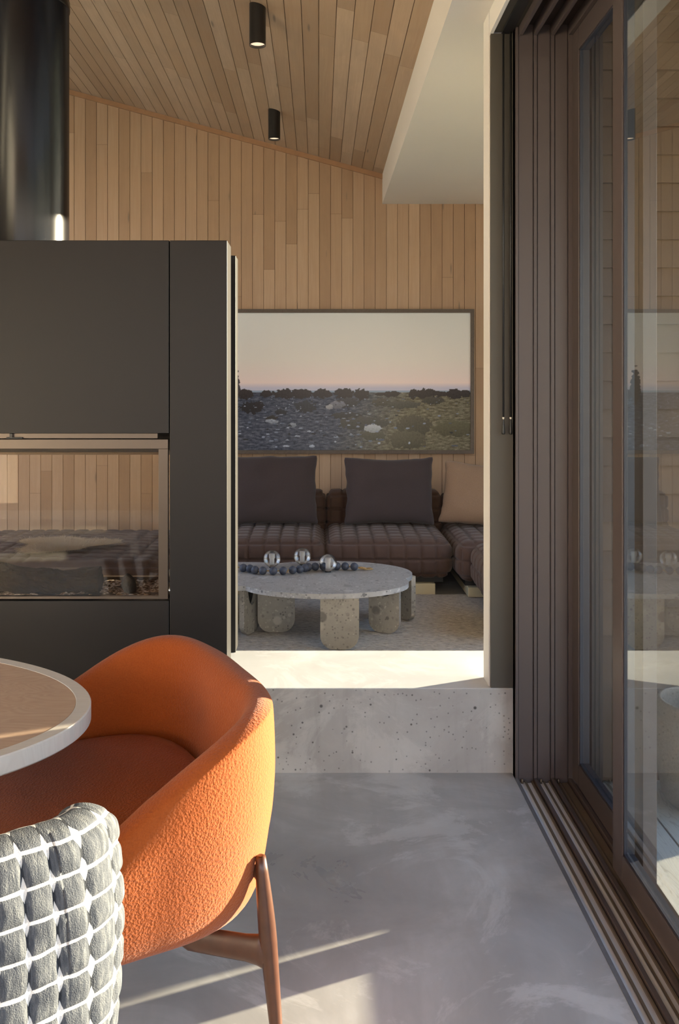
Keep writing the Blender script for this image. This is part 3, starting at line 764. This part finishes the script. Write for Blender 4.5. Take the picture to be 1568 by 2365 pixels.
def slab(cx, cy, w, rot, hole=None, th=.028):
    bm = bmesh.new(); z0, z1 = LZ+.017, TZ-.024; r = min(w/2*.72, .085); pts = []
    pts += [(-w/2, z1), (-w/2, z0+r)]
    for i in range(1, 13): a = PI+PI/2*i/13; pts.append((-w/2+r+r*math.cos(a), z0+r+r*math.sin(a)))
    pts.append((-w/2+r, z0)); pts.append((w/2-r, z0))
    for i in range(1, 13): a = 1.5*PI+PI/2*i/13; pts.append((w/2-r+r*math.cos(a), z0+r+r*math.sin(a)))
    pts += [(w/2, z0+r), (w/2, z1)]
    if hole:
        hw, hh = hole
        for i in range(17): a = PI*i/16; pts.append((hw*math.cos(a), z1-hh*math.sin(a)))
    a_ = [bm.verts.new((x, -th/2, z)) for x, z in pts]; b_ = [bm.verts.new((x, th/2, z)) for x, z in pts]
    bm.faces.new(a_); bm.faces.new(b_[::-1]); n = len(pts)
    for i in range(n): bm.faces.new((a_[i], b_[i], b_[(i+1) % n], a_[(i+1) % n]))
    bmesh.ops.recalc_face_normals(bm, faces=bm.faces)
    bmesh.ops.triangulate(bm, faces=[f for f in bm.faces if len(f.verts) > 4])
    M_ = Matrix.Translation((cx, cy-4.5, -LZ)) @ Matrix.Rotation(rot, 4, 'Z'); bmesh.ops.transform(bm, matrix=M_, verts=bm.verts)
    g_ = obj('leg', bm, M['stone_leg'], ct)
    if hole:
        bm = bmesh.new(); pts = [(hole[0]*math.cos(PI*i/16), z1-hole[1]*math.sin(PI*i/16)) for i in range(17)]
        a_ = [bm.verts.new((x, th*.1, z)) for x, z in pts]; b_ = [bm.verts.new((x, th*.3, z)) for x, z in pts]
        bm.faces.new(a_); bm.faces.new(b_[::-1])
        for i in range(17): bm.faces.new((a_[i], b_[i], b_[(i+1) % 17], a_[(i+1) % 17]))
        bmesh.ops.recalc_face_normals(bm, faces=bm.faces); bmesh.ops.transform(bm, matrix=M_, verts=bm.verts)
        obj('cutout_shade', bm, M['black'], g_)  # black plate standing in for the dark of the open cut-out
slab(.100, 4.155, .185, 0)
slab(-.218, 4.45, .190, .05)
slab(-.352, 4.43, .17, 1.15, (.045, .10))
slab(.338, 4.44, .165, -.42, (.050, .058))
slab(.470, 4.70, .15, -1.05, (.045, .05))
slab(-.60, 4.60, .19, .3)

# globes
def globe(x, y, label):
    r = .0465; t = thing('glass_globe', label, 'candle holder', (x, y, TZ+.0), group='glass globes on the coffee table')
    bm = bmesh.new(); n = 24
    prof = [(.012, .004)]+[(r*math.sin(PI*i/n), r-r*math.cos(PI*i/n)+.003) for i in range(3, n)]+[(0, 2*r+.003)]
    lathe(bm, [(0, .004)]+prof, n=40)
    obj('globe', bm, M['globe'], t, smooth=True)
    bm = bmesh.new(); lathe(bm, [(0, .016), (.0125, .016), (.0125, .052), (.0155, .052), (.0155, .074), (0, .074)], n=28); obj('candle_cup', bm, M['wax'], t)
    bm = bmesh.new(); lathe(bm, [(0, 0), (.016, 0), (.016, .004), (0, .004)], n=28); obj('base_ring', bm, M['black'], t)
t = NT('clear_globe_glass'); t.t.nodes.remove(t.b)
gl = t.n('BsdfGlass'); gl.inputs['IOR'].default_value = 1.12; tr = t.n('BsdfTransparent'); gs = t.n('BsdfGlossy'); gs.inputs['Roughness'].default_value = .02
lw = t.n('LayerWeight'); lw.inputs[0].default_value = .35
mx = t.n('MixShader'); t.put(mx.inputs[0], t.math('MULTIPLY', lw.outputs['Fresnel'], .8, clamp=True))
ms2 = t.n('MixShader'); ms2.inputs[0].default_value = .5; t.t.links.new(gl.outputs[0], ms2.inputs[1]); t.t.links.new(tr.outputs[0], ms2.inputs[2])
t.t.links.new(ms2.outputs[0], mx.inputs[1]); t.t.links.new(gs.outputs[0], mx.inputs[2]); t.t.links.new(mx.outputs[0], t.o.inputs[0]); M['globe'] = t.m
for (x, y), lb in ((px(628, 1311, TZ), 'clear glass globe candle holder, leftmost of the three on the coffee table'),
                   (px(698, 1305, TZ), 'clear glass globe candle holder at the back, behind the bead string'),
                   (px(757.5, 1321, TZ), 'clear glass globe candle holder in front, right of the bead string')): globe(x, y, lb)
# bead string
bs = thing('bead_garland', 'string of slate-blue wooden beads with jute tassels lying on the coffee table', 'beads', (0, 4.6, TZ))
BP = [(562, 1311.5), (577, 1313), (589, 1316.3), (607, 1318), (631, 1318.7), (654, 1318), (676, 1316.3), (692, 1314.7), (704, 1312), (712, 1309.5), (728, 1308.5), (747, 1308), (778, 1307.5), (797, 1307.8), (818, 1308.5)]
prev = None
bead_pts = []
rb = .0215
for x, y in [(520, 1305), (541, 1309)]+BP:
    p = px(x, y, TZ+rb); bead_pts.append(Vector((p[0], p[1]-4.6, rb)))
bead_mesh = None
for p in bead_pts:
    if bead_mesh is None:
        bm = bmesh.new(); bmesh.ops.create_uvsphere(bm, u_segments=20, v_segments=14, radius=rb); o = obj('bead', bm, M['bead'], bs, smooth=True); bead_mesh = o.data
    else:
        o = bpy.data.objects.new('bead', bead_mesh); C.objects.link(o); o.parent = bs
    o.location = p
bm = bmesh.new(); tail = bead_pts[-1]
pts = bead_pts+[tail+Vector((.03, .0, -.010)), tail+Vector((.07, .004, -.016)), tail+Vector((.10, .018, -.017)), tail+Vector((.09, .045, -.017)), tail+Vector((.065, .035, -.017))]
tube(bm, pts, .0035, 8)
obj('string', bm, M['jute'], bs, smooth=True)
R = random.Random(2); bm = bmesh.new()
for i in range(26):
    a = R.uniform(0, 2*PI); b0 = tail+Vector((.022, 0, -.004)); e_ = b0+Vector((.03+R.random()*.015, math.cos(a)*.010, -.008+math.sin(a)*.007))
    tube(bm, [b0, (b0+e_)/2+Vector((0, 0, .003)), e_], [.002, .0025, .001], 5)
obj('jute_tassel', bm, M['jute'], bs, smooth=True)
for p in (bead_pts[7], bead_pts[4]):
    bm = bmesh.new()
    for i in range(14):
        a = R.uniform(0, 2*PI); b0 = p+Vector((.018, 0, 0)); e_ = b0+Vector((math.cos(a)*.012, -.010-R.random()*.006, -.010))
        tube(bm, [b0, (b0+e_)/2+Vector((0, 0, .004)), e_], [.002, .0022, .001], 5)
    obj('jute_knot', bm, M['jute'], bs, smooth=True)

# ------------------------------------------------------------ dining table
DT = .625
dt = thing('dining_table', 'oval dining table with a washed oak top and pale rounded rim, at the left', 'table', (-1.501, 1.935, 0), -.0226)
def ell(a, b, n=160): return [(a*math.cos(2*PI*i/n), b*math.sin(2*PI*i/n)) for i in range(n)]
def rim_ring(off_, z, n=160):
    a, b = .988-off_, .514-off_
    return [(a*math.cos(2*PI*i/n), b*math.sin(2*PI*i/n), z) for i in range(n)]
bm = bmesh.new()
rings = [rim_ring(.034, DT-.001), rim_ring(.033, DT), rim_ring(.0025, DT), rim_ring(0, DT-.0025), rim_ring(0, DT-.036), rim_ring(.004, DT-.040), rim_ring(.08, DT-.044), rim_ring(.30, DT-.046)]
RV = [[bm.verts.new(p) for p in r_] for r_ in rings]
for a, b in zip(RV, RV[1:]):
    for i in range(160): bm.faces.new((a[i], a[(i+1) % 160], b[(i+1) % 160], b[i]))
bm.faces.new(RV[-1]); bmesh.ops.recalc_face_normals(bm, faces=bm.faces)
obj('rim', bm, M['pale_edge'], dt)
bm = bmesh.new(); prism(bm, [p[:2] for p in rim_ring(.0345, 0)], DT-.03, DT-.0006); obj('tabletop', bm, M['oak'], dt)
for sx in (-1, 1):
    for sy in (-1, 1):
        bm = bmesh.new(); tube(bm, [(.50*sx, .17*sy, DT-.046), (.60*sx, .24*sy, 0)], [.032, .020], 20); obj('leg', bm, M['oak'], dt, smooth=True)

# ------------------------------------------------------------ orange tub chair
CA, CB, CN = .405, .335, 3.0
CH = (-.490, 1.975); CY = .45
oc = thing('dining_armchair', 'burnt-orange boucle tub chair with walnut legs pulled up to the oval table', 'chair', (CH[0], CH[1], 0), CY)
def srad(ph, a=CA, b=CB, n=CN):
    c, s = math.cos(ph), math.sin(ph); return (abs(c/b)**n+abs(s/a)**n)**(-1/n)
RK = [(0, .663), (.5, .665), (1.0, .662), (1.5, .572), (2.1, .42), (2.7, .385), (3.3, .38)]
def rimz(ph):
    a = abs((ph+PI) % (2*PI)-PI)
    for k_ in range(len(RK)-1):
        if a <= RK[k_+1][0]:
            p0, p1, p2, p3 = RK[max(k_-1, 0)][1], RK[k_][1], RK[k_+1][1], RK[min(k_+2, len(RK)-1)][1]
            f = (a-RK[k_][0])/(RK[k_+1][0]-RK[k_][0])
            return .5*((2*p1)+(-p0+p2)*f+(2*p0-5*p1+4*p2-p3)*f*f+(-p0+3*p1-3*p2+p3)*f**3)
def spline(pts, n):
    out = []; m = len(pts)
    for i in range(n):
        u = i/(n-1)*(m-1); k_ = min(int(u), m-2); f = u-k_
        p0, p1, p2, p3 = pts[max(k_-1, 0)], pts[k_], pts[k_+1], pts[min(k_+2, m-1)]
        out.append(tuple(.5*((2*b)+(-a+c)*f+(2*a-5*b+4*c-d)*f*f+(-a+3*b-3*c+d)*f**3) for a, b, c, d in zip(p0, p1, p2, p3)))
    return out
def shell(bm, ph0=0):
    n = 128; m = 56; rings = []
    for i in range(n):
        ph = 2*PI*i/n; R_ = srad(ph); zr = rimz(ph); zb = .235; g_ = min(1, (zr-zb)/.40); tk = .055/R_; q_ = min(1, (zr-zb-.045)/.29)
        lo = [(.02, .235), (.58, .235), (.78, .238), (.875, .253), (.935, .292), (.968, .340), (.995, .405), (1.015, .455)]
        prof = [(rf, zb+(z-zb)*q_) for rf, z in lo]+[(1.028, (zb+(.455-zb)*q_)*.55+(zr-.02)*.45), (1.018, zr-.022), (1.0, zr-.004), (1.0-tk*.5, zr+.002), (1.0-tk*.9, zr-.008), (1.0-tk*1.15, zr-.034), (.93-tk, max(.375, zr-.12)), (.82-tk*.6, .365), (.4, .36), (.02, .36)]
        lean = .02*g_
        ring = []
        for rf, z in spline(prof, m):
            rr = R_*rf; x = rr*math.cos(ph); y = rr*math.sin(ph)
            ring.append(bm.verts.new((x, y, z)))
        rings.append(ring)
    for i in range(n):
        a, b = rings[i], rings[(i+1) % n]
        for j in range(m-1): bm.faces.new((a[j], b[j], b[j+1], a[j+1]))
    bm.faces.new([r_[0] for r_ in rings][::-1]); bm.faces.new([r_[-1] for r_ in rings])
    bmesh.ops.recalc_face_normals(bm, faces=bm.faces)
    return bm
obj('shell', shell(bmesh.new()), M['orange'], oc, smooth=True)
bm = bmesh.new(); n = 96
rings = []
for q, z in ((1.0, .362), (1.02, .39), (1.01, .415), (.96, .432), (.85, .440), (.6, .445), (.3, .447), (.01, .447)):
    rings.append([bm.verts.new((srad(2*PI*i/n)*.77*q*math.cos(2*PI*i/n)-.012, srad(2*PI*i/n)*.77*q*math.sin(2*PI*i/n), z)) for i in range(n)])
for a, b in zip(rings, rings[1:]):
    for i in range(n): bm.faces.new((a[i], a[(i+1) % n], b[(i+1) % n], b[i]))
bm.faces.new(rings[-1])
obj('seat_cushion', bm, M['orange'], oc, smooth=True)
for sx in (1, -1):
    for sy in (-1, 1):
        t0 = Vector((.242*sx, .354*sy, .390)); f0 = Vector((.270*sx, .380*sy, 0.0))
        if sx < 0: t0 = Vector((-.19, .29*sy, .30)); f0 = Vector((-.215, .315*sy, 0.0))
        bm = bmesh.new(); pts, rr = [], []
        for i in range(15):
            f = i/14; p = t0.lerp(f0, f); pts.append(p); rr.append(.0108+.0075*math.sin(min(1, f/.42)*PI/2) if f < .42 else .0183-.0065*(f-.42)/.58)
        pts.insert(0, t0+Vector((0, 0, .003))); rr.insert(0, .006)
        tube(bm, pts, rr, 20); lg = obj('leg', bm, M['walnut'], oc, smooth=True)
        bm = bmesh.new(); pts = []; rr = []
        a0 = t0.lerp(f0, .485); m0 = Vector((.12*sx, .25*sy, .200)); c0 = Vector((.04*sx, .10*sy, .235))
        for i in range(13):
            f = i/12; p = a0.lerp(m0, min(1, f/.6)) if f < .6 else m0.lerp(c0, (f-.6)/.4); pts.append(p); rr.append(.029+.012*max(0, 1-f*6)**2-.004*f)
        tube(bm, pts, rr, 16, flat=.42); obj('stretcher', bm, M['walnut'], oc, smooth=True)
        bm = bmesh.new(); a0 = t0.lerp(f0, .10); c0 = Vector((.232*sx, .318*sy, .36)) if sx > 0 else Vector((-.17, .26*sy, .27))
        tube(bm, [a0, a0.lerp(c0, .5), c0], [.020, .016, .018], 14, flat=.5); obj('bracket', bm, M['walnut'], oc, smooth=True)

# ------------------------------------------------------------ checked chair
BD = Vector((.53, -.85, 0)).normalized(); cyaw = math.atan2(BD.y, BD.x)
ck = thing('dining_chair', 'dining chair in grey and white checked puckered wool, nearest the camera', 'chair', (-.704, 1.406, 0), cyaw)
def chairback(bm):
    # section goes up the outer face, over the top and down the inner face; width bends round a shallow arc and folds at the sides
    hw, D, z0, z1, th = .288, .27, .27, .706, .080
    nu, nv = 300, 260
    cr_ = .085
    # outline of plan: rounded U
    def planp(s):          # s in metres along the outer face from the centre
        a = abs(s); rc = .085; flat_ = hw-rc
        if a < flat_: x, y, nx, ny = D+.018-.018*(a/flat_)**2, a, 1, 0.0+.12*a/flat_
        elif a < flat_+rc*PI/2: t_ = (a-flat_)/rc; x, y, nx, ny = D-rc+rc*math.cos(t_), flat_+rc*math.sin(t_), math.cos(t_), math.sin(t_)
        else: q = a-flat_-rc*PI/2; x, y, nx, ny = D-rc-q, hw, 0, 1
        g_ = math.hypot(nx, ny); sg = 1 if s >= 0 else -1
        return Vector((x, y*sg, 0)), Vector((nx/g_, ny/g_*sg, 0))
    smax = .412
    Hh = z1-z0; total = Hh-.035+PI*th/2+Hh-.035
    pu, pv = .042, .053
    def drop(s):  # the top line dips towards the sides
        a = abs(s)/smax; return .015*a**2+.22*max(0, (a-.70)/.30)**1.5
    def f(u, v):
        s = (u*2-1)*smax; P, N = planp(s); t_ = v*total; h1 = Hh-.0375; zt = -drop(s)
        if t_ < h1: off_, z, nn = 0, z0+t_, N
        elif t_ < h1+PI*th/2:
            a = (t_-h1)/(th/2); off_ = -th/2+th/2*math.cos(a); z = z0+h1+th/2*math.sin(a); nn = N*math.cos(a)+Vector((0, 0, math.sin(a)))
        else: q = t_-h1-PI*th/2; off_, z, nn = -th, z0+h1-q, -N
        k_ = (z-z0)/Hh; P = Vector((P.x, P.y*(1.07-.18*max(0, k_)**2.6), 0)); z = z0+(z-z0)*(1+zt/Hh)
        lean = .05*k_
        fu = abs(((s/pu) % 1)-.5)*2; fv = abs((((t_-h1)/pv) % 1)-.5)*2     # 0 at a line .. 1 mid cell
        pf = (1-(1-fu)**3.5)*(1-(1-fv)**4)
        p = P+N*(off_+lean)+nn*(.0065*pf+.003*noise.noise((s*30, t_*30, 0)))
        return (p.x, p.y, z)
    return gridmesh(bm, f, nu, nv, uv=lambda i, j: ((i/(nu-1)*2-1)*smax/pu, (j/(nv-1)*total-(Hh-.0375))/pv))
bm = bmesh.new(); chairback(bm); bmesh.ops.recalc_face_normals(bm, faces=bm.faces)
obj('backrest', bm, M['check'], ck, smooth=True)
quilt('seat', ck, -.22, .18, -.19, .19, .34, .43, .04, M['check_plain'] if 'check_plain' in M else M['cushion_dark'], pitch=.04, depth=.003, puff=.01)
for sx in (.17, -.17):
    for sy in (-.18, .18):
        bm = bmesh.new(); tube(bm, [(sx, sy, .36), (sx*1.12, sy*1.08, 0)], [.017, .011], 14); obj('leg', bm, M['walnut'], ck, smooth=True)

# ------------------------------------------------------------ terrace basket
bm = bmesh.new(); bx, by = 1.26, 2.83
prof = [(0, 0), (.10, 0), (.13, .03), (.145, .12), (.150, .24), (.144, .33), (.140, .345), (.131, .345), (.134, .32), (.137, .2), (.105, .04), (0, .03)]
lathe(bm, prof, n=72)
for v in bm.verts:
    a = math.atan2(v.co.y, v.co.x); v.co.x *= 1+.012*math.sin(a*36+v.co.z*200); v.co.y *= 1+.012*math.sin(a*36+v.co.z*200)
o = obj('woven_basket', bm, M['basket'], smooth=True, loc=(bx, by, -.0195)); tag(o, 'round grey woven basket on the terrace outside the glass door', 'basket')

# ------------------------------------------------------------ bring the place to full size (a 2.9 m deep head height, 0.74 m table)
K_ = 1/.9
for o in list(sc.objects):
    if o.parent is None and o.type in {'MESH', 'EMPTY', 'CAMERA'}:
        o.location = o.location*K_
        if o.type != 'CAMERA': o.scale = o.scale*K_
